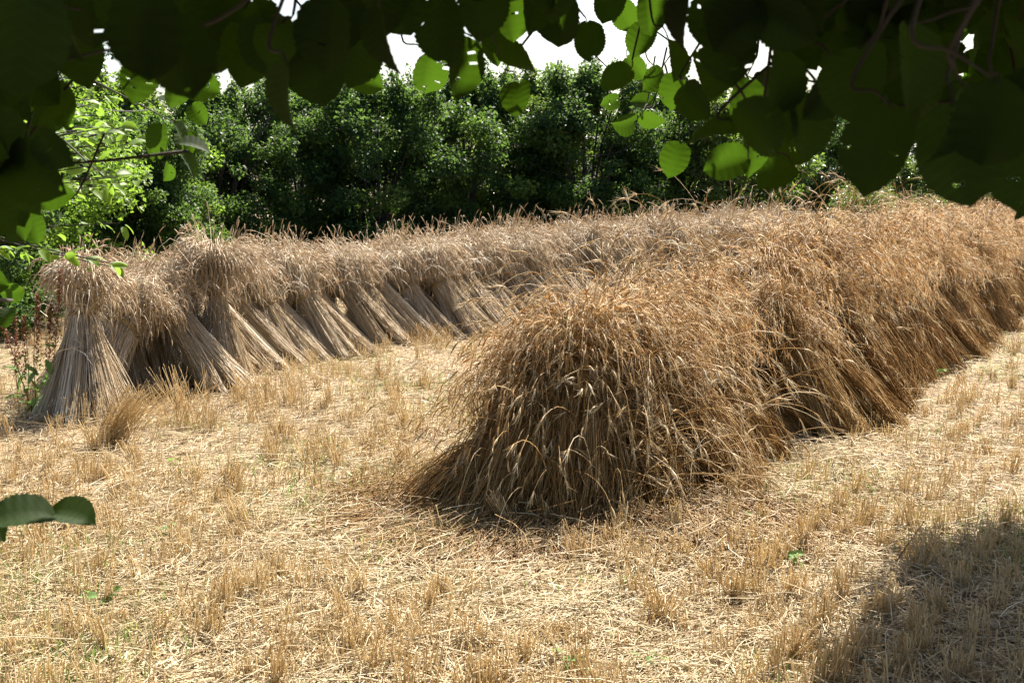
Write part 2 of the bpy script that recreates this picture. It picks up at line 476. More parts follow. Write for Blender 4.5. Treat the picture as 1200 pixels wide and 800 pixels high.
SHEAF_SPOTS = []
def place_sheaf(x, y, out_angle, proto, label, group, s=1.0, name="grain_sheaf"):
    root = empty(name, (x, y, float(gz(x, y)) - .01), out_angle, label, "sheaf", group)
    root.scale = (s, s, s)
    for nm, me in zip(("stems", "ears", "straw_band"), proto):
        if me: link(nm, me, root)
    SHEAF_SPOTS.append((x, y))
    return root

def along(poly, spacing, rng, start=0.0, jit=.05):
    poly = np.array(poly, float)
    seg = np.diff(poly, axis=0); ln = np.hypot(seg[:, 0], seg[:, 1]); cum = np.concatenate([[0], np.cumsum(ln)])
    out = []; t = start
    while t < cum[-1]:
        k = min(np.searchsorted(cum, t, side='right') - 1, len(seg) - 1)
        f = (t - cum[k]) / ln[k]
        p = poly[k] + seg[k] * f
        # smoothed direction
        d = seg[k] / ln[k]
        out.append((p, d)); t += spacing + rng.normal(0, jit)
    return out

rng = np.random.default_rng(7)
FAR_RIDGE = [(-3.05, 9.85), (-3.0, 10.9), (-2.55, 11.9), (-1.88, 13.0), (-.8, 14.2), (1.2, 16.6), (3.6, 19.6), (4.5, 20.7)]
NEAR_RIDGE = [(.62, 7.45), (2.35, 10.3), (5.5, 15.8), (8.6, 21.2)]

GF = "sheaves leaning together in the far row"
GN = "sheaves leaning together in the near row"
# --- far row, end cap towards the camera
cap = [(-3.22, 9.55, 215, .92, "sheaf with silver grey stalks splayed left at the far row's left end, behind the dock"),
       (*gpx(95, 492), -80, 1.04, "sheaf with fanned grey stalks and drooping ears standing foremost at the far row's left end"),
       (-3.1, 9.1, 255, .97, "sheaf half hidden between the two outer sheaves of the far row's left end")]
cap += [(*gpx(150, 462), -70, .97, "sheaf filling the row just right of the foremost sheaf at the far row's left end"),
        (*gpx(196, 455), -62, .98, "sheaf between the far row's foremost sheaf and the bulky upright one")]
for k, (x, y, an, s, lb) in enumerate(cap):
    place_sheaf(x, y, math.radians(an), (CAPF if k == 1 else FAR[k]), lb, GF, s * .9)
fi = 0
for (p, d) in along(FAR_RIDGE, .32, rng, start=.35):
    an = math.atan2(-d[0], d[1])                      # outward to the right of the row
    if fi == 2:   # the sheaf that stands out in front, tied and upright
        lb = "upright bulky sheaf, tied narrow, standing proud of the far row near its left end"
    else:
        lb = f"weathered sheaf on the open field side of the far row, {ordinal(fi)} from its left end"
    off = .74 + rng.normal(0, .06)
    an += (min(.42, fi * .06) + rng.normal(0, .13)) if fi != 2 else -.25
    x, y = p[0] + math.cos(an) * off, p[1] + math.sin(an) * off
    if fi == 2: x, y = gpx(262, 450); an = math.radians(-65)
    place_sheaf(x, y, an, FAR[int(rng.integers(0, 7))] if fi != 2 else HERO, lb, GF, (1.05 if fi == 2 else 1.0) * min(.97, .87 + .004 * fi) * rng.normal(1, .035))
    fi += 1
bi = 0
for (p, d) in along(FAR_RIDGE, .36, rng, start=.2):
    an = math.atan2(-d[0], d[1]) + math.pi
    off = .5 + rng.normal(0, .04)
    x, y = p[0] - d[1] * off, p[1] + d[0] * off
    place_sheaf(x, y, an + rng.normal(0, .15), FARBACK[int(rng.integers(0, 3))],
                f"weathered sheaf on the hedge side of the far row, {ordinal(bi)} from its left end", GF, min(.97, .87 + .004 * bi) * rng.normal(1, .04))
    bi += 1
# --- near row
ncap = [(*gpx(505, 588), 198, FLAT[0], .86, "squat sheaf slumped outwards at the left foot of the near row's shaded end"),
        (*gpx(582, 596), 240, CAPN[1], .74, "sheaf on the left half of the near row's shaded end, beside the squat one"),
        (*gpx(655, 604), 255, CAPN[0], .84, "sheaf in the middle of the near row's shaded end, with long arching stalks"),
        (*gpx(745, 594), 282, CAPN[2], .88, "sheaf on the right half of the near row's shaded end, ears arching sideways"),
        (*gpx(832, 570), 308, CAPN[1], .84, "sheaf at the right corner of the near row's shaded end, where sunlight begins"),
        (.52, 6.72, 250, NEAR[4], .74, "inner sheaf at the heart of the near row's shaded end, under the foremost ears"),
        (.92, 6.88, 285, NEAR[6], .76, "inner sheaf packed behind the right corner sheaf of the near row's shaded end")]
for (x, y, an, pr, s, lb) in ncap:
    place_sheaf(x, y, math.radians(an), pr, lb, GN, s)
ni = 0
for (p, d) in along(NEAR_RIDGE, .46, rng, start=.25, jit=.08):
    an = math.atan2(-d[0], d[1])
    off = .72 + rng.normal(0, .07)
    an += .22 + rng.normal(0, .22)
    x, y = p[0] + math.cos(an) * off, p[1] + math.sin(an) * off
    place_sheaf(x, y, an, NEAR[int(rng.integers(0, 8))],
                f"golden sheaf on the right flank of the near row, {ordinal(ni)} behind its shaded end", GN, min(.95, .76 + .035 * ni) * rng.normal(.98, .09))
    ni += 1
li = 0
for (p, d) in along(NEAR_RIDGE, .44, rng, start=.60, jit=.06):
    an = math.atan2(-d[0], d[1]) + math.pi
    off = .56 + rng.normal(0, .06)
    x, y = p[0] - d[1] * off, p[1] + d[0] * off
    place_sheaf(x, y, an + rng.normal(0, .2), NEAR[int(rng.integers(0, 8))],
                f"golden sheaf on the left flank of the near row, {ordinal(li)} behind its shaded end", GN, min(.95, .62 + .04 * li) * rng.normal(.98, .06))
    li += 1

# ------------------------------------------------------------------ stubble, litter, grass
def ridge_dist(X, Y, poly):
    poly = np.array(poly); d = np.full(X.shape, 1e9)
    for a, b in zip(poly[:-1], poly[1:]):
        v = b - a; t = np.clip(((X - a[0]) * v[0] + (Y - a[1]) * v[1]) / (v @ v), 0, 1)
        d = np.minimum(d, np.hypot(X - a[0] - t * v[0], Y - a[1] - t * v[1]))
    return d
def field_pts(n, r, y0=3.4, y1=26, power=1.0):
    """points on the field in a wedge a little wider than the view, denser towards the camera"""
    u = r.uniform(0, 1, n)
    Y = (y0 ** (1 - power) + u * (y1 ** (1 - power) - y0 ** (1 - power))) ** (1 / (1 - power)) if power != 1 else y0 * (y1 / y0) ** u
    X = r.uniform(-.5, .5, n) * Y * 1.0 + r.normal(0, .3, n)
    return X, Y

def make_stubble():
    r = np.random.default_rng(11)
    X, Y = field_pts(9000, r, power=.6)
    # pull towards drill rows
    c, s = .5, .87
    along_ = X * c + Y * s; across = X * s - Y * c
    across = np.round(across / .19) * .19 + r.normal(0, .022, len(X))
    X = along_ * c + across * s; Y = along_ * s - across * c
    near = np.minimum(ridge_dist(X, Y, FAR_RIDGE), ridge_dist(X, Y, NEAR_RIDGE) + .08)
    patch = hnoise(X * 1.3 + 4, Y * 1.3) + r.normal(0, .3, len(X))
    keep = (near > .62) & (patch > -.12) & (Y > 3.3)
    X, Y = X[keep], Y[keep]
    n = len(X)
    tall = np.exp(-(((X + 2.3) / .9) ** 2 + ((Y - 9.2) / 1.1) ** 2)) + .5 * np.exp(-(((X + .6) / .8) ** 2 + ((Y - 11.8) / .8) ** 2))
    m = np.where(r.uniform(0, 1, n) < .3, r.integers(14, 30, n), r.integers(3, 11, n))
    ii = np.repeat(np.arange(n), m); N = len(ii)
    sp = r.uniform(.012, .04, n)[ii]
    bx = X[ii] + r.normal(0, 1, N) * sp; by = Y[ii] + r.normal(0, 1, N) * sp
    H = (r.uniform(.05, .17, n)[ii] * r.uniform(.6, 1.2, N)) * (1 + 1.0 * tall[ii])
    lean = np.stack([r.normal(0, .16, n), r.normal(0, .16, n)], -1)[ii] + r.normal(0, .14, (N, 2))
    P = np.zeros((N, 3, 3))
    for k, t in enumerate((0, .5, 1)):
        P[:, k, 0] = bx + lean[:, 0] * H * t; P[:, k, 1] = by + lean[:, 1] * H * t
        P[:, k, 2] = gz(bx, by) - .01 + H * t
    bent = r.uniform(0, 1, N) < .08
    P[bent, 2] = P[bent, 1] + np.stack([r.normal(0, .05, bent.sum()), r.normal(0, .05, bent.sum()), r.uniform(-.03, .02, bent.sum())], -1)
    R = np.full((N, 3), .0019) * r.uniform(.8, 1.35, N)[:, None]
    g = Geo(); add_tubes(g, P, R, np.clip(r.normal(.62, .2, N) + .15 * hnoise(bx, by), 0, 1), 3, 5)
    tag(g.build("stubble", M['stubble']), 'short golden stubble left standing in tufts over the field', kind='stuff')

def make_litter():
    r = np.random.default_rng(12)
    g = Geo()
    # long straws
    X, Y = field_pts(64000, r, power=.9)
    near = np.minimum(ridge_dist(X, Y, FAR_RIDGE), ridge_dist(X, Y, NEAR_RIDGE))
    bare = hnoise(X * 2.3 + 1, Y * 2.3 + 5) + r.normal(0, .15, len(X))
    k = (near > .35) & ((bare > -.38) | (r.uniform(0, 1, len(X)) < .25)); X, Y = X[k], Y[k]; N = len(X)
    L = r.gamma(3, .05, N) + .04
    th = r.normal(1.05, .9, N) + (r.uniform(0, 1, N) < .4) * r.uniform(0, 3.14, N)
    tilt = np.abs(r.normal(0, .13, N)); cv = r.normal(0, .9, N)
    z0 = r.gamma(2, .012, N)
    P = np.zeros((N, 4, 3)); px, py, pz = X.copy(), Y.copy(), z0.copy()
    for j in range(4):
        P[:, j] = np.stack([px, py, gz(px, py) + np.maximum(pz, .003)], -1)
        a = th + cv * j * .3 * L * 3
        px = px + np.cos(a) * L / 3; py = py + np.sin(a) * L / 3; pz = pz + tilt * L / 3 * (1 if j < 1 else -.4)
    add_tubes(g, P, np.full((N, 4), .0018) * r.uniform(.7, 1.4, N)[:, None], np.clip(r.normal(.6, .25, N), 0, 1), 3, 6)
    # short chaff, flat
    X, Y = field_pts(90000, r, power=1.1); N = len(X)
    L = r.uniform(.012, .07, N); th = r.uniform(0, 6.28, N); w = r.uniform(.001, .003, N)
    z = gz(X, Y) + r.gamma(2, .007, N) + .002; ti = r.normal(0, .35, N)
    dx, dy, dz = np.cos(th) * L / 2, np.sin(th) * L / 2, np.abs(ti) * L / 2
    wx, wy = -np.sin(th) * w, np.cos(th) * w; wz = r.normal(0, .5, N) * w
    v = np.stack([np.stack([X - dx - wx, Y - dy - wy, z - wz], -1), np.stack([X - dx + wx, Y - dy + wy, z + wz], -1),
                  np.stack([X + dx + wx, Y + dy + wy, z + dz + wz], -1), np.stack([X + dx - wx, Y + dy - wy, z + dz - wz], -1)], 1)
    g.add(v, np.arange(N)[:, None] * 4 + [0, 1, 2, 3], a=np.repeat(np.clip(r.normal(.55, .25, N), 0, 1), 4), h=.5)
    tag(g.build("straw_litter", M['litter']), 'bleached broken straw lying loose over the whole field', kind='stuff')

def make_grass():
    r = np.random.default_rng(13)
    X, Y = field_pts(60000, r, power=.8)
    pt = hnoise(X * .9 + 9, Y * .9 + 3) + r.normal(0, .18, len(X))
    k = (pt > .08); X, Y = X[k], Y[k]; N = len(X)
    H = r.uniform(.03, .12, N); th = r.uniform(0, 6.28, N); ln = r.uniform(.1, .8, N)
    P = []
    for t in (0, .5, 1):
        P.append(np.stack([X + np.cos(th) * H * ln * t * t, Y + np.sin(th) * H * ln * t * t, gz(X, Y) + H * t * (1 - .25 * t)], -1))
    w = np.stack([-np.sin(th), np.cos(th), 0 * th], -1) * r.uniform(.0012, .003, N)[:, None]
    v = np.stack([P[0] - w, P[0] + w, P[1] - w, P[1] + w, P[2] - w * .1, P[2] + w * .1], 1)
    i = np.arange(N)[:, None] * 6
    g = Geo(); g.add(v, np.concatenate([i + [0, 1, 3, 2], i + [2, 3, 5, 4]]), a=np.repeat(r.uniform(0, 1, N), 6), h=.5)
    tag(g.build("grass", M['grass']), 'thin green regrowth in patches between the stubble', kind='stuff')

def make_spill():
    """flattened straw spread round the foot of the near row's end"""
    r = np.random.default_rng(14)
    N = 8000
    an = np.radians(r.uniform(185, 325, N)); cx, cy = .45, 7.0
    rad = r.uniform(.7, 1.5, N) ** 1.0 * (1 + .12 * np.sin(an * 5))
    X = cx + np.cos(an) * rad * 1.0; Y = cy + np.sin(an) * rad
    L = r.uniform(.1, .38, N); th = an + r.normal(0, .55, N)
    P = np.zeros((N, 4, 3)); px, py = X.copy(), Y.copy(); pz = r.gamma(2, .014, N) + np.maximum(0, .1 * (1.0 - rad))
    cv = r.normal(0, .25, N)
    for j in range(4):
        P[:, j] = np.stack([px, py, gz(px, py) + np.maximum(pz, .004)], -1)
        px = px + np.cos(th + cv * j) * L / 3; py = py + np.sin(th + cv * j) * L / 3; pz = pz - .012
    g = Geo(); add_tubes(g, P, np.full((N, 4), .002) * r.uniform(.7, 1.3, N)[:, None], np.clip(r.normal(.5, .25, N), 0, 1), 3, 7)
    tag(g.build("spilled_straw", M['straw_near']), 'flattened straw spilled round the foot of the near row in its shade', kind='stuff')
def make_loose():
    """long stalks that have slid out of the sheaves and lie arching over the near row"""
    r = np.random.default_rng(15)
    nA, nB = 650, 1300
    th = np.radians(r.uniform(185, 325, nA)); s = r.uniform(.05, .95, nA)
    R0 = 1.0 * (1 - s) + .12
    A = np.stack([.52 + np.cos(th) * R0 * .95, 7.12 + np.sin(th) * R0, s * 1.02], -1)
    oA = np.stack([np.cos(th), np.sin(th), 0 * th], -1)
    t = r.uniform(0, 1, nB) ** 1.3 * 9.0; o = r.uniform(-.25, .8, nB)
    dr = np.array([.497, .868]); ou = np.array([.868, -.497])
    hh = np.minimum(1.2, 1.02 + .05 * t)
    B = np.stack([.62 + dr[0] * t + ou[0] * o, 7.45 + dr[1] * t + ou[1] * o, hh * (1 - np.maximum(o, 0) / .95) + .04], -1)
    oB = np.tile(np.array([ou[0], ou[1], 0.]), (nB, 1)) * np.sign(o + .1)[:, None]
    P0 = np.concatenate([A, B]); O = np.concatenate([oA, oB]); n = len(P0)
    tang = np.stack([-O[:, 1], O[:, 0], 0 * O[:, 0]], -1)
    d = norm(tang * r.normal(0, .8, (n, 1)) - O * r.uniform(-.5, .5, (n, 1)) + np.array([0, 0, 1.]) * r.uniform(.1, .75, (n, 1)))
    L = r.uniform(.25, .75, n)[:, None]; K = 8
    bend = r.gamma(4, .25, n)[:, None]
    p = P0 - O * .10; P = [p.copy()]
    for k in range(K):
        d = norm(d + (np.array([0, 0, -1.]) + O * .45) * bend * L / K * 4.2 * ((k + 1) / K) + r.normal(0, .05, (n, 3)))
        p = p + d * L / K; P.append(p.copy())
    P = np.stack(P, 1); P[:, :, 2] = np.maximum(P[:, :, 2], .015)
    g = Geo(); add_tubes(g, P, np.full((n, K + 1), .0019) * r.uniform(.7, 1.3, n)[:, None], np.clip(r.normal(.5, .25, n), 0, 1), 3, 9)
    E = [P[:, -1]]; q = P[:, -1].copy()
    for k in range(4):
        d = norm(d + np.array([0, 0, -1.]) * .18 + r.normal(0, .05, (n, 3))); q = q + d * .02; E.append(q.copy())
    E = np.stack(E, 1); E[:, :, 2] = np.maximum(E[:, :, 2], .015)
    add_tubes(g, E, np.array([.0016, .0042, .005, .004, .0012])[None] * np.ones((n, 1)), r.uniform(.5, 1, n), 4, 10)
    m = 14; ii = np.repeat(np.arange(n), m); kk = r.integers(0, 5, n * m)
    td = norm(E[:, -1] - E[:, 0])[ii]; ad = norm(td + r.normal(0, .22, (n * m, 3)))
    wv = norm(np.cross(ad, r.normal(size=(n * m, 3)))) * .0009
    s0 = E[ii, kk]; v = np.stack([s0 - wv, s0 + wv, s0 + ad * r.uniform(.04, .10, n * m)[:, None]], 1)
    g.add(v, t=np.arange(n * m)[:, None] * 3 + [0, 1, 2], a=np.repeat(r.uniform(.8, 1, n * m), 3), h=1)
    tag(g.build("loose_stalks", M['loose']), 'long bearded stalks slipped loose and arching over the near row', kind='stuff')
make_loose()
make_stubble(); make_litter(); make_grass(); make_spill()

# ------------------------------------------------------------------ leaves
def leaf_template(nu=9, nv=4, width=.44, tipl=.12, serr=.03, fold=.2, curl=.3):
    """unit-length leaf: x along, y across, z normal; rounded hazel outline with a short drawn-out tip"""
    u = np.linspace(0, 1, nu + 1); v = np.linspace(-1, 1, nv + 1)
    prof = np.interp(u, [0, .05, .15, .35, .55, .72, .86, .94, 1], [.12, .5, .82, 1, 1, .86, .55, .22, 0.0]) * width
    prof = prof * (1 + serr * np.where(np.arange(nu + 1) % 2, 1, -1))
    U, V = np.meshgrid(u, v, indexing='ij')
    y = V * prof[:, None]
    x = U - .05 * (V ** 2) * (U < .3) 
    z = fold * np.abs(V) * prof[:, None] * 2 - curl * (U - .3) ** 2 + .007 * np.sin(U * 40) * np.abs(V)
    P = np.stack([x, y, z], -1).reshape(-1, 3)
    i = np.arange(nu)[:, None] * (nv + 1); j = np.arange(nv)[None]
    q = np.stack([i + j, i + nv + 1 + j, i + nv + 2 + j, i + j + 1], -1).reshape(-1, 4)
    return P, q

def add_leaves(g, tmpl, pos, axis, nrm, size, rnd, holes=0.0):
    P, q = tmpl
    axis = norm(axis); side = norm(np.cross(nrm, axis)); nn = np.cross(axis, side)
    n = len(pos)
    v = pos[:, None] + size[:, None, None] * (P[None, :, 0:1] * axis[:, None] + P[None, :, 1:2] * side[:, None] + P[None, :, 2:3] * nn[:, None])
    qq = q[None] + (np.arange(n) * len(P))[:, None, None]
    if holes:
        hr = np.random.default_rng(n)
        keep = hr.uniform(0, 1, qq.shape[:2]) > holes * (hr.uniform(0, 1, (n, 1)) < .4)
        qq = qq[keep]
    g.add(v, qq, a=np.repeat(rnd, len(P)), h=np.tile(P[:, 0] - .55 * np.abs(P[:, 1]) + .5, n))

T_HI = leaf_template(26, 6, serr=.035, width=.41)
T_LO = leaf_template(5, 2, serr=0)
T_ASH = leaf_template(7, 2, width=.22, serr=0)
T_CARD = leaf_template(2, 2, width=.36, serr=0, curl=.2)
T_CARD = (np.array([[0, 0, 0], [.45, -.36, .07], [.45, .36, .07], [1, 0, -.08], [.5, 0, 0]]), np.array([[0, 1, 4, 2], [4, 1, 3, 2]]))
# proper two-sided fold: left half and right half quads
T_CARD = (np.array([[0, 0, 0], [.45, -.34, .1], [1, 0, -.1], [.45, .34, .1]]), np.array([[0, 1, 2, 3]]))

# ------------------------------------------------------------------ hedge and trees behind
def tree_geo(seed, H, W, n_leaf, leaf=.082, shoots=14, low=.02, gap=.16, limbs=9):
    r = np.random.default_rng(seed)
    gt = Geo(); gl = Geo()
    # stems: several from the base, as in a coppiced hedge tree
    tips = []
    for k in range(limbs):
        an = k / limbs * 6.28 + r.uniform(-.3, .3); rr = r.uniform(.2, .48) * W; hh = H * r.uniform(.55, .9)
        b = np.array([r.normal(0, .08), r.normal(0, .08), 0])
        tip = np.array([math.cos(an) * rr, math.sin(an) * rr, hh])
        mid = b * .5 + tip * .5 + np.array([-math.cos(an) * rr * .15, -math.sin(an) * rr * .15, hh * .08])
        curve_tube(gt, [b - [0, 0, .1], mid + r.normal(0, .05, 3), tip], .045, .012, 6)
        tips.append((b, mid, tip))
        for _ in range(4):
            f = r.uniform(.3, .95); p = b * (1 - f) + tip * f
            q = p + np.array([r.normal(0, .3) * W * .5, r.normal(0, .3) * W * .5, r.uniform(.1, .5)])
            curve_tube(gt, [p, (p + q) / 2 + r.normal(0, .05, 3), q], .014, .005, 4)
    # clumps through the crown volume
    nc = int(90 * W * W * H / 30)
    C = []
    while len(C) < nc:
        p = r.uniform(-1, 1, 3)
        rr = np.hypot(p[0], p[1]); z = (p[2] + 1) / 2
        prof = np.interp(z, [0, .15, .45, .75, 1], [.8, .98, 1, .92, .6]) * (1 + .22 * np.sin(5 * math.atan2(p[1], p[0]) + seed + z * 6))
        if rr < prof and (rr > prof * .35 or r.uniform() < .25) and r.uniform() > gap:
            C.append((p[0] * W / 2, p[1] * W / 2, low * H + z * H * .93, r.uniform(.16, .40)))
    for k in range(shoots):      # upright leafy shoots breaking the outline
        an, rr = r.uniform(0, 6.28), r.uniform(0, .42) * W
        x, y = math.cos(an) * rr, math.sin(an) * rr
        z0 = H * (.86 - .25 * (rr / W) ** 2); hh = r.uniform(.35, .95)
        dx, dy = r.normal(0, .12, 2)
        curve_tube(gt, [(x, y, z0 - .4), (x + dx * .5, y + dy * .5, z0 + hh * .5), (x + dx, y + dy, z0 + hh)], .01, .003, 4)
        for t in np.linspace(0, 1, 7):
            C.append((x + dx * t, y + dy * t, z0 + hh * t, .19 * (1.3 - t)))
    C = np.array(C)
    wt = C[:, 3] ** 2; wt /= wt.sum()
    idx = r.choice(len(C), n_leaf, p=wt)
    dirs = norm(r.normal(size=(n_leaf, 3))) * (r.uniform(0, 1, n_leaf) ** .45)[:, None]
    pos = C[idx, :3] + dirs * C[idx, 3:4] * np.array([1.15, 1.15, .8])
    pos[:, 2] = np.maximum(pos[:, 2], .03)
    ax = norm(dirs * .8 + r.normal(0, .6, (n_leaf, 3)) + np.array([0, 0, -.25]))
    nr = norm(np.array([0, 0, 1.]) + r.normal(0, .55, (n_leaf, 3)))
    tone = r.uniform(0, 1, len(C))
    add_leaves(gl, T_CARD, pos, ax, nr, leaf * r.uniform(.6, 1.3, n_leaf), np.clip(tone[idx] * .75 + r.uniform(0, .25, n_leaf), 0, 1))
    return gt, gl

def tree_proto(seed, mat, **kw):
    gt, gl = tree_geo(seed, **kw)
    return gt.mesh("trunk", M['bark']), gl.mesh("crown", M[mat])
TP = [tree_proto(300, 'tree_leaf', H=4.3, W=3.6, n_leaf=50000, gap=.1),
      tree_proto(301, 'tree_leaf', H=4.0, W=3.4, n_leaf=46000, gap=.15),
      tree_proto(302, 'tree_leaf', H=4.6, W=3.4, n_leaf=52000, shoots=16)]
TPALE = tree_proto(303, 'tree_leaf_pale', H=3.6, W=3.2, n_leaf=36000, gap=.2)
TBLUE = tree_proto(304, 'tree_leaf_blue', H=6.0, W=5.0, n_leaf=30000, leaf=.11, shoots=10)
BUSH = tree_proto(305, 'tree_leaf_pale', H=1.9, W=2.0, n_leaf=14000, leaf=.05, shoots=26, limbs=7)

def place_tree(px, d, proto, label, s=1.0, rz=0, name="hedge_tree", cat="tree", group="trees of the hedge behind the rows", sz=None):
    x = (px - 600) / 1500 * d
    root = empty(name, (x, d, -.03), rz, label, cat, group)
    root.scale = (s, s, sz or s)
    link("trunk", proto[0], root); link("crown", proto[1], root)
rt = np.random.default_rng(21)
hedge = [(-130, 20, 0, .95, "dark hedge tree at the far left edge, mostly behind overhanging leaves"),
         (-5, 20, 1, .95, "bushy hedge tree above the dock at the left edge"),
         (115, 19, 3, 1.05, "yellow green sunlit hedge tree behind the left end of the far row"),
         (255, 21, 2, .86, "dark hedge tree right of the small sky gap, behind the upright sheaf"),
         (355, 23, 0, .98, "dense dark hedge tree under the dangling narrow brown leaf"),
         (445, 22.5, 1, 1.02, "hedge tree with airy upright shoots below the round dark leaf"),
         (545, 24, 0, 1.02, "deep green hedge tree below the paired hanging leaves"),
         (625, 25.5, 3, 1.2, "lighter hedge tree left of the tallest crown, middle of the hedge"),
         (690, 24.5, 2, 1.0, "tallest hedge tree, dark crown rising into the bright sky gap"),
         (780, 26, 1, 1.06, "hedge tree behind the pale green leaf cluster"),
         (865, 25, 3, 1.08, "pale leafy hedge tree seen between the light leaves and dark leaves"),
         (950, 27, 0, .95, "dark hedge tree behind the gap where the two rows meet"),
         (1165, 27, 1, .72, "small hedge tree between the two lowest dark leaf tips at the right")]
hedge += [(-40, 13.5, 1, .66, "low dark hedge tree closest to the field, behind the dock at the left edge"),
          (70, 16.5, 0, .55, "low dark hedge tree just behind the left end of the far row"),
          (175, 17.5, 2, .66, "low dark hedge tree behind the sheaf that stands proud")]
for (px, d, k, s, lb) in hedge:
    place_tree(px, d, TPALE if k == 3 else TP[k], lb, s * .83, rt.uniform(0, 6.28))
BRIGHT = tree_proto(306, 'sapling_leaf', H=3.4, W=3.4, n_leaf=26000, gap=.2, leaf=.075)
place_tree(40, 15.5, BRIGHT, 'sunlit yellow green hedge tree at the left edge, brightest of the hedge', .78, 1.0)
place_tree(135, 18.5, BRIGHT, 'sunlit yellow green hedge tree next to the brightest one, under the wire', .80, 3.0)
back = [(40, 27, 1.0), (215, 34, .6), (400, 32, .9), (590, 34, .95), (720, 35, .95), (850, 34, 1.0), (990, 36, .95), (1110, 40, 1.0), (1230, 38, 1.1), (1330, 33, 1.0), (-60, 29, 1.0)]
bl = ["dark tree behind the yellow green one at the left", "low dark tree behind the small sky gap at the left", "bluish tree behind the hedge, left of the round dark leaf",
      "bluish tree behind the middle of the hedge", "bluish tree behind the tallest hedge crown", "bluish tree behind the pale green leaf cluster",
      "bluish tree behind the dip where the rows meet", "dusky far tree above the round bright bush", "dusky far tree behind the lowest dark leaf at the right",
      "dusky far tree off the right end of the near row", "dusky far tree beyond the left edge of the hedge"]
for (px, d, s), lb in zip(back, bl):
    place_tree(px, d, TBLUE, lb, s, rt.uniform(0, 6.28), name="distant_tree", group="taller trees beyond the hedge", sz=s * (.76 if px < 600 else .62))
place_tree(1062, 25.5, BUSH, "round bright green bush above the near row, against dusky trees", .95, .4, "bush", "bush", "bushes behind the near row")
place_tree(1110, 27, BUSH, "grey green low bush right of the round bright one", .8, 2.0, "bush", "bush", "bushes behind the near row", sz=.55)
place_tree(1010, 24, BUSH, "low bush left of the round bright one, behind tall stray ears", .7, 4.0, "bush", "bush", "bushes behind the near row")

# ------------------------------------------------------------------ overhanging hazels in the foreground
# fringe leaves: px, py of leaf centre, length px, image direction of the tip (deg, 90 = down), width factor, tilt, tone
FR = [
 # left mass
 (22, 45, 150, 95), (70, 20, 120, 80), (88, 66, 85, 60), (35, 85, 100, 120), (10, 110, 80, 60), (110, 15, 95, 90), (150, 15, 90, 70),
 (172, 45, 115, 95), (163, 95, 60, 100), (212, 70, 105, 75), (235, 100, 52, 20), (205, 105, 50, 100), (262, 55, 75, 120), (252, 20, 90, 90), (300, 35, 80, 80), (320, 60, 75, 100),
 (337, 118, 92, 95), (330, 75, 80, 85), (372, 88, 85, 80), (382, 45, 95, 100), (288, 78, 55, 130), (395, 25, 90, 80),
 (8, 175, 100, 60), (40, 205, 95, 30), (15, 230, 80, 75), (60, 225, 60, 15), (15, 262, 58, 60), (38, 268, 42, 70), (-10, 245, 80, 40),
 (12, 342, 34, 170), (8, 372, 30, 90), (-14, 330, 50, 10),
 (22, 606, 82, 185), (84, 604, 68, 2), (-20, 615, 70, 20),
 # middle
 (418, 70, 75, 100), (452, 52, 88, 80), (440, 15, 90, 90), (430, 95, 45, 20), (470, 10, 80, 70), (503, 88, 56, 100), (540, 82, 78, 88), (520, 40, 85, 85), (565, 12, 80, 95),
 (575, 55, 52, 60), (608, 72, 66, 5), (606, 116, 50, 95), (600, 22, 60, 80), (625, 8, 70, 90), (655, 25, 72, 95), (585, 38, 60, 90), (645, -10, 80, 80), (690, 50, 50, 85), (712, 5, 50, 100),
 # light cluster
 (735, 20, 45, 60), (750, 48, 46, 120), (762, 18, 55, 80), (722, 92, 44, 150), (745, 80, 36, 50), (767, 95, 40, 140), (732, 145, 38, 170), (766, 140, 38, 30), (790, 108, 46, 100),
 (752, 120, 30, 190), (715, 120, 26, 160),
 # right mass
 (800, 30, 80, 95), (790, 70, 60, 80), (790, 188, 46, 110), (815, 120, 55, 60), (835, 158, 76, 175), (850, 192, 58, 165), (880, 180, 66, 80), (905, 150, 80, 20), (908, 205, 56, 150), (925, 185, 50, 170),
 (870, 120, 65, 100), (945, 150, 85, 80), (1028, 178, 115, 112), (1045, 150, 85, 100), (1005, 100, 110, 100), (1065, 120, 80, 90), (1126, 185, 130, 80), (1112, 150, 110, 100), (1160, 150, 120, 90),
 (1195, 200, 110, 95), (1185, 150, 100, 70), (1070, 80, 110, 85), (965, 110, 80, 120), (1205, 225, 80, 95), (855, 60, 90, 90), (915, 95, 90, 95), (830, 90, 70, 70)]

def fringe_y(x):
    return np.interp(x, [-80, 0, 60, 75, 110, 135, 150, 200, 300, 345, 400, 480, 560, 600, 660, 700, 720, 790, 810, 860, 900, 960, 1000, 1040, 1090, 1150, 1200, 1300],
                     [230, 230, 215, 90, 75, 20, 85, 85, 80, 95, 75, 60, 70, 45, 25, 5, 5, 30, 110, 140, 160, 95, 105, 130, 125, 170, 190, 220])
HOLES = [(130, 75, 34), (112, 40, 16), (262, 14, 14), (287, 12, 12), (368, 16, 16), (430, 22, 10), (500, 45, 17), (735, 50, 60), (690, 95, 40), (605, 40, 12), (893, 66, 17), (820, 102, 14), (1000, 121, 8), (1062, 150, 15), (1112, 50, 5), (940, 40, 5),
         (700, 20, 22), (545, 18, 8), (930, 110, 8), (860, 110, 14)]

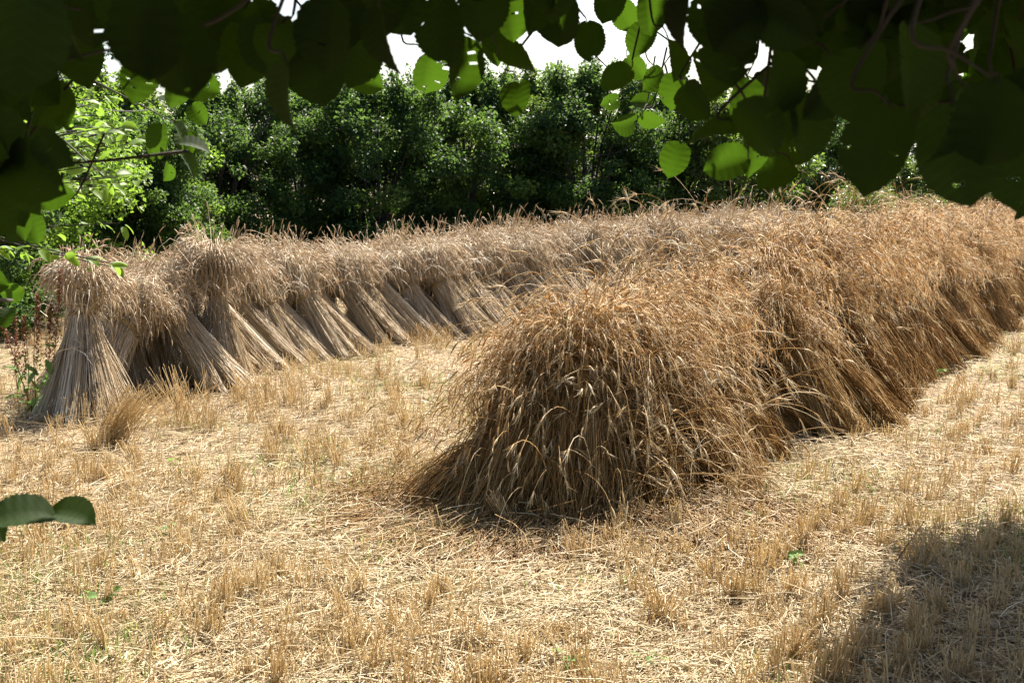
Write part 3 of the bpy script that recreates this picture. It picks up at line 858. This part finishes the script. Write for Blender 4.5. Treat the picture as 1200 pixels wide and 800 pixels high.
def make_hazels():
    r = np.random.default_rng(31)
    crowns = {'L': Geo(), 'R': Geo()}; wood = {'L': Geo(), 'R': Geo()}; trunks = {'L': Geo(), 'R': Geo()}
    side = lambda px: 'L' if px < 430 else 'R'
    buf = {'L': [], 'R': []}
    cen = []
    for f in FR:
        px, py, ln, an = f[:4]
        size = r.uniform(.075, .1)
        d = size * 1500 / ln; size *= .93
        a = math.radians(an)
        axv = np.array([math.cos(a), r.normal(0, .35), -math.sin(a)])
        c = unproj(px, py, d); cen.append(c)
        nr = np.array([r.normal(0, .6), -1, r.normal(.4, .45)])
        axn = norm(axv)
        buf[side(px)].append((c - axn * size * .5, axn, nr, size, r.uniform(0, .9)))
        if py > 580: buf['L'][-1] = (c - axn * size * .5, axn, np.array([.1, -.4, 1]), size, .8)
        b = c - axn * size * .5
        up = b + np.array([r.normal(0, .03), r.normal(.02, .03), r.uniform(.03, .06)])
        if py < 300:
            curve_tube(wood[side(px)], [b, (b + up) / 2 + r.normal(0, .004, 3), up, up + [r.normal(0, .08), r.normal(.05, .05), .14]], .0009, .0028, 5)
    # fill above the fringe, several depths
    sunny = {(163, 95), (205, 105), (235, 100), (288, 78), (503, 88), (430, 95), (735, 20), (750, 48), (745, 80), (767, 95), (732, 145), (766, 140), (790, 108), (752, 120),
             (715, 120), (15, 262), (38, 268), (12, 342), (8, 372), (-14, 330), (60, 225), (606, 116), (790, 188), (762, 18), (22, 606), (84, 604), (-20, 615), (575, 55), (600, 22), (870, 120), (880, 180), (850, 192)}
    lit = np.array([c for c, f in zip(cen, FR) if (f[0], f[1]) in sunny])
    sunv = np.array(SUN)
    def in_gap(P, rad):
        """leaves missing from the roof where sunbeams come down onto some of the fringe"""
        D = P[:, None] - lit[None]
        t = D @ sunv
        return ((np.linalg.norm(D - t[..., None] * sunv, axis=-1) < rad) & (t > .06)).any(1)
    n = 0
    while n < 1700:
        px, py = r.uniform(-140, 1340), r.uniform(-260, 215)
        if py > fringe_y(px): continue
        if any((px - hx) ** 2 + (py - hy) ** 2 < (hr + (36 if px < 830 else 14)) ** 2 for hx, hy, hr in HOLES): 
            continue
        d = r.uniform(1.4, 3.3); size = r.uniform(.05, .095)
        c = unproj(px, py, d)
        if in_gap(c[None], .08)[0]: n += 1; continue
        axn = norm(np.array([r.normal(0, .6), r.normal(0, .4), -1]))
        nr = np.array([r.normal(0, .5), -1, r.normal(.5, .5)])
        buf[side(px)].append((c - axn * size * .5, axn, nr, size, r.uniform(0, 1)))
        n += 1
    for (cx, cy, sx, sy, m, d0, an0) in ((200, 150, 40, 30, 12, 3.4, 60),):
        for _ in range(m):
            px, py = r.normal(cx, sx * .55), r.normal(cy, sy * .55)
            d = d0 * r.uniform(.9, 1.12); size = r.uniform(.055, .085)
            a = math.radians(r.normal(an0 + 20, 35))
            axn = norm(np.array([math.cos(a), r.normal(0, .4), -math.sin(a) * .8]))
            c = unproj(px, py, d)
            buf['L'].append((c, axn, np.array([r.normal(0, .5), -.5, 1]), size, r.uniform(.5, 1)))
    for k in buf:
        b = buf[k]
        add_leaves(crowns[k], T_HI, np.array([x[0] for x in b]), np.array([x[1] for x in b]), np.array([x[2] for x in b]), np.array([x[3] for x in b]), np.array([x[4] for x in b]), holes=.02)
    # the roof of leaves above the frame, which shades the camera and the fringe
    def roof(k, n, x0, x1, y0, y1, zmin, zmax, lo_slope=.16, cut=None):
        X = r.uniform(x0, x1, n); Y = r.uniform(y0, y1, n)
        zl = np.maximum(zmin, CAM_H + lo_slope * Y + .12)
        Z = zl + (zmax - zl) * r.uniform(0, 1, n)
        pos = np.stack([X, Y, Z], -1)
        pos += .05 * r.normal(size=pos.shape)
        pos[:, 2] = np.maximum(pos[:, 2], zl)
        pos = pos[~in_gap(pos, .10)]
        if cut: pos = pos[pos[:, 0] > cut[0] + (pos[:, 1] - cut[1]) * cut[2] + .15 * np.sin(pos[:, 1] * 7) + r.normal(0, .16, len(pos))]
        n = len(pos)
        add_leaves(crowns[k], T_LO, pos, norm(r.normal(0, .7, (n, 3)) + [0, 0, -.5]), norm(r.normal(0, .5, (n, 3)) + [0, 0, 1]), r.uniform(.08, .12, n), r.uniform(0, 1, n))
    roof('R', 26000, -.6, 4.0, .2, 3.6, 2.1, 3.9)
    roof('R', 8000, 2.3, 5.2, 3.0, 5.8, 2.7, 4.0)
    roof('R', 24000, 2.1, 4.7, 5.7, 8.5, 3.0, 3.8, cut=(2.3, 6.5, .55))
    roof('L', 12000, -3.0, -.3, .2, 3.4, 2.1, 3.6)
    roof('L', 1200, -4.4, -2.6, 3.0, 5.0, 2.6, 3.6)
    # trunks and limbs, rooted beside the camera outside the view
    for k, (bx, by) in (('L', (-2.7, 1.6)), ('R', (2.6, .8))):
        z = gz(bx, by)
        for q in range(3):
            o = np.array([bx + r.normal(0, .12), by + r.normal(0, .12), z - .1])
            curve_tube(trunks[k], [o, o + [r.normal(0, .1), r.normal(0, .1), 1.2], o + [(-1 if k == 'R' else 1) * (.3 + .2 * q), .2 * q, 2.6], o + [(-1 if k == 'R' else 1) * (.8 + .3 * q), .4 * q, 3.6]], .055, .022, 10)
        targets = [(-.6, 1.8, 2.25), (-1.3, 2.6, 2.6), (-.2, 1.9, 2.2), (-2.6, 4.2, 3.0), (-1.5, 4.6, 2.55)] if k == 'L' else \
                  [(.2, 1.9, 2.8), (.7, 2.0, 2.8), (1.2, 1.9, 2.8), (3.6, 5.0, 3.3), (0, 1.6, 2.8), (1.6, 2.6, 2.9), (2.6, 5.6, 3.1), (3.0, 7.0, 3.4)]
        for t in targets:
            t = np.array(t); s0 = np.array([bx, by, r.uniform(2.4, 2.9)])
            curve_tube(wood[k], [s0, s0 * .5 + t * .5 + [0, 0, .3], t, t + (t - s0) * .2 - [0, 0, .05]], .011, .003, 7)
        # twigs through the fringe
        for _ in range(14):
            px = r.uniform(-40, 420) if k == 'L' else r.uniform(440, 1230)
            py = fringe_y(px) - r.uniform(20, 110); d = r.uniform(1.3, 2.2)
            p = unproj(px, py, d); q2 = p + np.array([r.normal(0, .18), r.normal(.05, .1), r.uniform(-.02, .12)])
            curve_tube(wood[k], [p, (p + q2) / 2 + r.normal(0, .015, 3), q2], .0014, .003, 5)
    # the low sprig at the left edge hangs from a shoot of the left hazel
    curve_tube(wood['L'], [(-2.7, 1.6, .3), (-1.6, 1.75, .95), tuple(unproj(-40, 600, 1.9)), tuple(unproj(52, 606, 1.75))], .012, .0016, 6)
    curve_tube(wood['L'], [(-2.6, 1.6, 1.3), (-1.6, 1.9, 1.55), tuple(unproj(-30, 350, 2.6)), tuple(unproj(8, 352, 3.4))], .012, .0016, 6)
    curve_tube(wood['L'], [(-2.6, 1.7, 2.0), (-2.2, 3.2, 2.3), tuple(unproj(20, 130, 4.8)), tuple(unproj(120, 205, 4.6))], .014, .002, 6)
    curve_tube(wood['L'], [tuple(unproj(40, 60, 3.6)), tuple(unproj(120, 100, 3.5)), tuple(unproj(235, 160, 3.4))], .004, .001, 5)
    lab = {'L': "dark overhanging hazel at the left with a low sprig reaching into the frame",
           'R': "dark overhanging hazel whose leaves fill the top middle and right"}
    for k in ('L', 'R'):
        base = (-2.7, 1.6, 0) if k == 'L' else (2.6, .8, 0)
        root = empty("hazel_tree", base, 0, lab[k], "tree", "hazels overhanging the camera")
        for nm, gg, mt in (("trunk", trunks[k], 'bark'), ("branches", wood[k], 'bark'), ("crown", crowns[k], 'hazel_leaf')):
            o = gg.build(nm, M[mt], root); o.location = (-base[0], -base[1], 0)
make_hazels()

def make_sapling():
    """young tree standing just outside the left edge, its sunlit shoots reaching in"""
    r = np.random.default_rng(77)
    base = np.array([-3.7, 5.3, 0])
    root = empty("sapling", base, 0, "bright yellow green sapling shoots under the dark leaves, above the far row's left end", "tree")
    tr, cr, br = Geo(), Geo(), Geo()
    curve_tube(tr, [(0, 0, -.1), (.05, .02, 1.0), (.2, .0, 1.9), (.35, .05, 2.7)], .035, .012, 8)
    L = []
    for q in range(60):
        tx, ty = r.normal(95, 48), r.normal(172, 42)
        if tx < -10: tx = -10
        d = r.uniform(4.6, 6.0)
        tip = unproj(tx, ty, d) - base
        h = r.uniform(.9, 1.6)
        s0 = np.array([.05 + (h - 1) * .12, .02, h])
        mid = (s0 + tip) / 2 + [0, 0, .18]
        curve_tube(br, [s0, mid, tip], .009, .002, 5)
        for f in np.linspace(.45, 1, 13):
            p = s0 * (1 - f) ** 2 + 2 * mid * f * (1 - f) + tip * f * f
            for sgn in (-1, 1):
                L.append((p + r.normal(0, .012, 3), norm(np.array([.6, sgn * .6, -.1]) + r.normal(0, .35, 3)), np.array([0, -.45, 1]) + r.normal(0, .35, 3), r.uniform(.05, .085)))
    add_leaves(cr, T_ASH, np.array([x[0] for x in L]), np.array([x[1] for x in L]), np.array([x[2] for x in L]), np.array([x[3] for x in L]), r.uniform(0, 1, len(L)))
    tr.build("trunk", M['bark'], root); br.build("branches", M['bark'], root); cr.build("crown", M['sapling_leaf'], root)
make_sapling()

# ------------------------------------------------------------------ weeds and odd clumps
def make_dock():
    x, y = gpx(42, 488)
    root = empty("dock_plant", (x, y, float(gz(x, y))), 0, "rust red seeding dock plant with green lower leaves at the far row's left end", "plant")
    r = np.random.default_rng(41); st, sd_, lf = Geo(), Geo(), Geo()
    for k in range(6):
        b = np.array([r.normal(0, .06), r.normal(0, .05), -.02]); H = r.uniform(.7, 1.1)
        t = b + [r.normal(0, .12), r.normal(0, .08), H]
        m = (b + t) / 2 + r.normal(0, .02, 3)
        curve_tube(st, [b, m, t], .004, .0015, 5, rnd=.8)
        N = 320; f = r.uniform(.4, 1, N)
        p = b + (t - b) * f[:, None] + r.normal(0, .018, (N, 3)) * (1.3 - f)[:, None]
        add_leaves(sd_, T_CARD, p, r.normal(size=(N, 3)), r.normal(size=(N, 3)), r.uniform(.010, .022, N), r.uniform(0, 1, N))
        N = 9; f = r.uniform(.05, .5, N)
        p = b + (t - b) * f[:, None]
        add_leaves(lf, T_ASH, p, norm(r.normal(0, 1, (N, 3)) + [0, -.2, .3]), norm(r.normal(0, .4, (N, 3)) + [0, -.3, 1]), r.uniform(.05, .13, N), r.uniform(.3, 1, N))
    st.build("stem", M['dock'], root); sd_.build("seed_head", M['dock'], root); lf.build("leaves", M['weed_leaf'], root)
make_dock()

def make_clump(px, py, n, H, lean, label, name="grain_clump", spread=.05):
    x, y = gpx(px, py); r = np.random.default_rng(int(px * 7 + py))
    b = np.stack([r.normal(0, spread, n), r.normal(0, spread * .7, n), np.full(n, -.02)], -1)
    h = H * r.uniform(.45, 1.1, n)
    P = []
    ln = np.array(lean)[None] + r.normal(0, .24, (n, 2))
    for t in (0, .35, .7, 1):
        P.append(b + np.stack([ln[:, 0] * h * t ** 1.4, ln[:, 1] * h * t ** 1.4, h * (t - .15 * t * t)], -1))
    P = np.stack(P, 1); g = Geo()
    add_tubes(g, P, np.full((n, 4), .0016) * r.uniform(.8, 1.3, n)[:, None], np.clip(r.normal(.45, .2, n), 0, 1), 3, 1)
    o = g.build(name, M['stubble']); o.location = (x, y, float(gz(x, y)))
    tag(o, label, "straw clump", None)
make_clump(128, 522, 240, .44, (.45, .1), "tall leaning clump of uncut straw in front of the far row's left end", spread=.06)
make_clump(215, 500, 150, .42, (.05, .0), "loose wispy clump of thin standing straw right of the leaning clump", spread=.12)
make_clump(930, 770, 110, .19, (.1, .0), "stout stubble clump at the edge of the shade, bottom right", spread=.035)
make_clump(500, 262 + 145, 120, .30, (.05, .0), "short straw clump at the foot of the far row near its middle", spread=.14)

def make_seedling(px, py, s, label, n=7):
    x, y = gpx(px, py); r = np.random.default_rng(int(px + 13 * py)); g = Geo(); st = Geo()
    root = empty("weed_seedling", (x, y, float(gz(x, y))), 0, label, "weed", "green seedlings among the stubble")
    top = []
    for k in range(n):
        t = np.array([r.normal(0, .025), r.normal(0, .02), r.uniform(.02, .07)]) * s * 10
        curve_tube(st, [(0, 0, -.01), t * .5 + [0, 0, .005], t], .0012, .0008, 4)
        top.append(t)
    top = np.array(top)
    add_leaves(g, T_HI, top, norm(r.normal(0, 1, (n, 3)) * [1, 1, .2]), norm(r.normal(0, .3, (n, 3)) + [0, -.3, 1]), r.uniform(.25, .45, n) * s, r.uniform(.4, 1, n))
    st.build("stem", M['weed_leaf'], root); g.build("leaves", M['weed_leaf'], root)
make_seedling(935, 668, .11, "upright green seedling in the stubble near the lower right shade")
make_seedling(882, 622, .09, "small green seedling right of the near row's shadow")
make_seedling(668, 788, .12, "green seedling at the bottom edge below the near row's end")
make_seedling(118, 712, .12, "green seedling below the low leafy sprig at the left")
make_seedling(197, 632, .09, "small green seedling right of the low leafy sprig")
make_seedling(1092, 446, .12, "bright green seedling at the foot of the near row's right flank")
make_seedling(762, 782, .09, "small green seedling in front of a stubble tuft, bottom middle right")
make_seedling(210, 548, .10, "green seedling in the stubble under the wispy clump")
make_seedling(1020, 578, .08, "tiny green seedling in the sunny stubble right of the near row")

def make_dry_stalk(px, py, tx, ty, label):
    x, y = gpx(px, py); g = Geo()
    d = y / math.cos(PITCH) 
    t = unproj(tx, ty, math.hypot(y, CAM_H) * .99)
    b = np.array([x, y, float(gz(x, y))]); t = t - b
    g0 = Geo(); curve_tube(g0, [(0, 0, -.02), t * .5 + [.01, 0, .01], t], .0028, .0012, 5, rnd=.1)
    o = g0.build("dry_weed_stalk", M['dock']); o.location = b
    tag(o, label, "weed stalk", "bare brown weed stalks")
make_dry_stalk(883, 690, 873, 635, "thin upright brown stalk in the stubble below the near row's right side")
make_dry_stalk(1040, 672, 1085, 608, "slanting brown stalk leaning right over the stubble, right of centre")

# thin twisted wire crossing the sky gap, upper left
gw = Geo()
pa, pb = unproj(-60, 72, 5.5), unproj(178, 128, 16.5)
for ph in (0, math.pi):
    t = np.linspace(0, 1, 120)
    c = pa[None] * (1 - t)[:, None] + pb[None] * t[:, None]
    c[:, 2] -= .10 * np.sin(math.pi * t)
    c[:, 0] += .004 * np.cos(t * 150 + ph); c[:, 2] += .004 * np.sin(t * 150 + ph)
    add_tubes(gw, c[None], np.full((1, 120), .003), np.array([.1]), 5, 3)
tag(gw.build("wire", M['bark']), "thin dark twisted wire crossing the sky gap at the upper left", "wire")
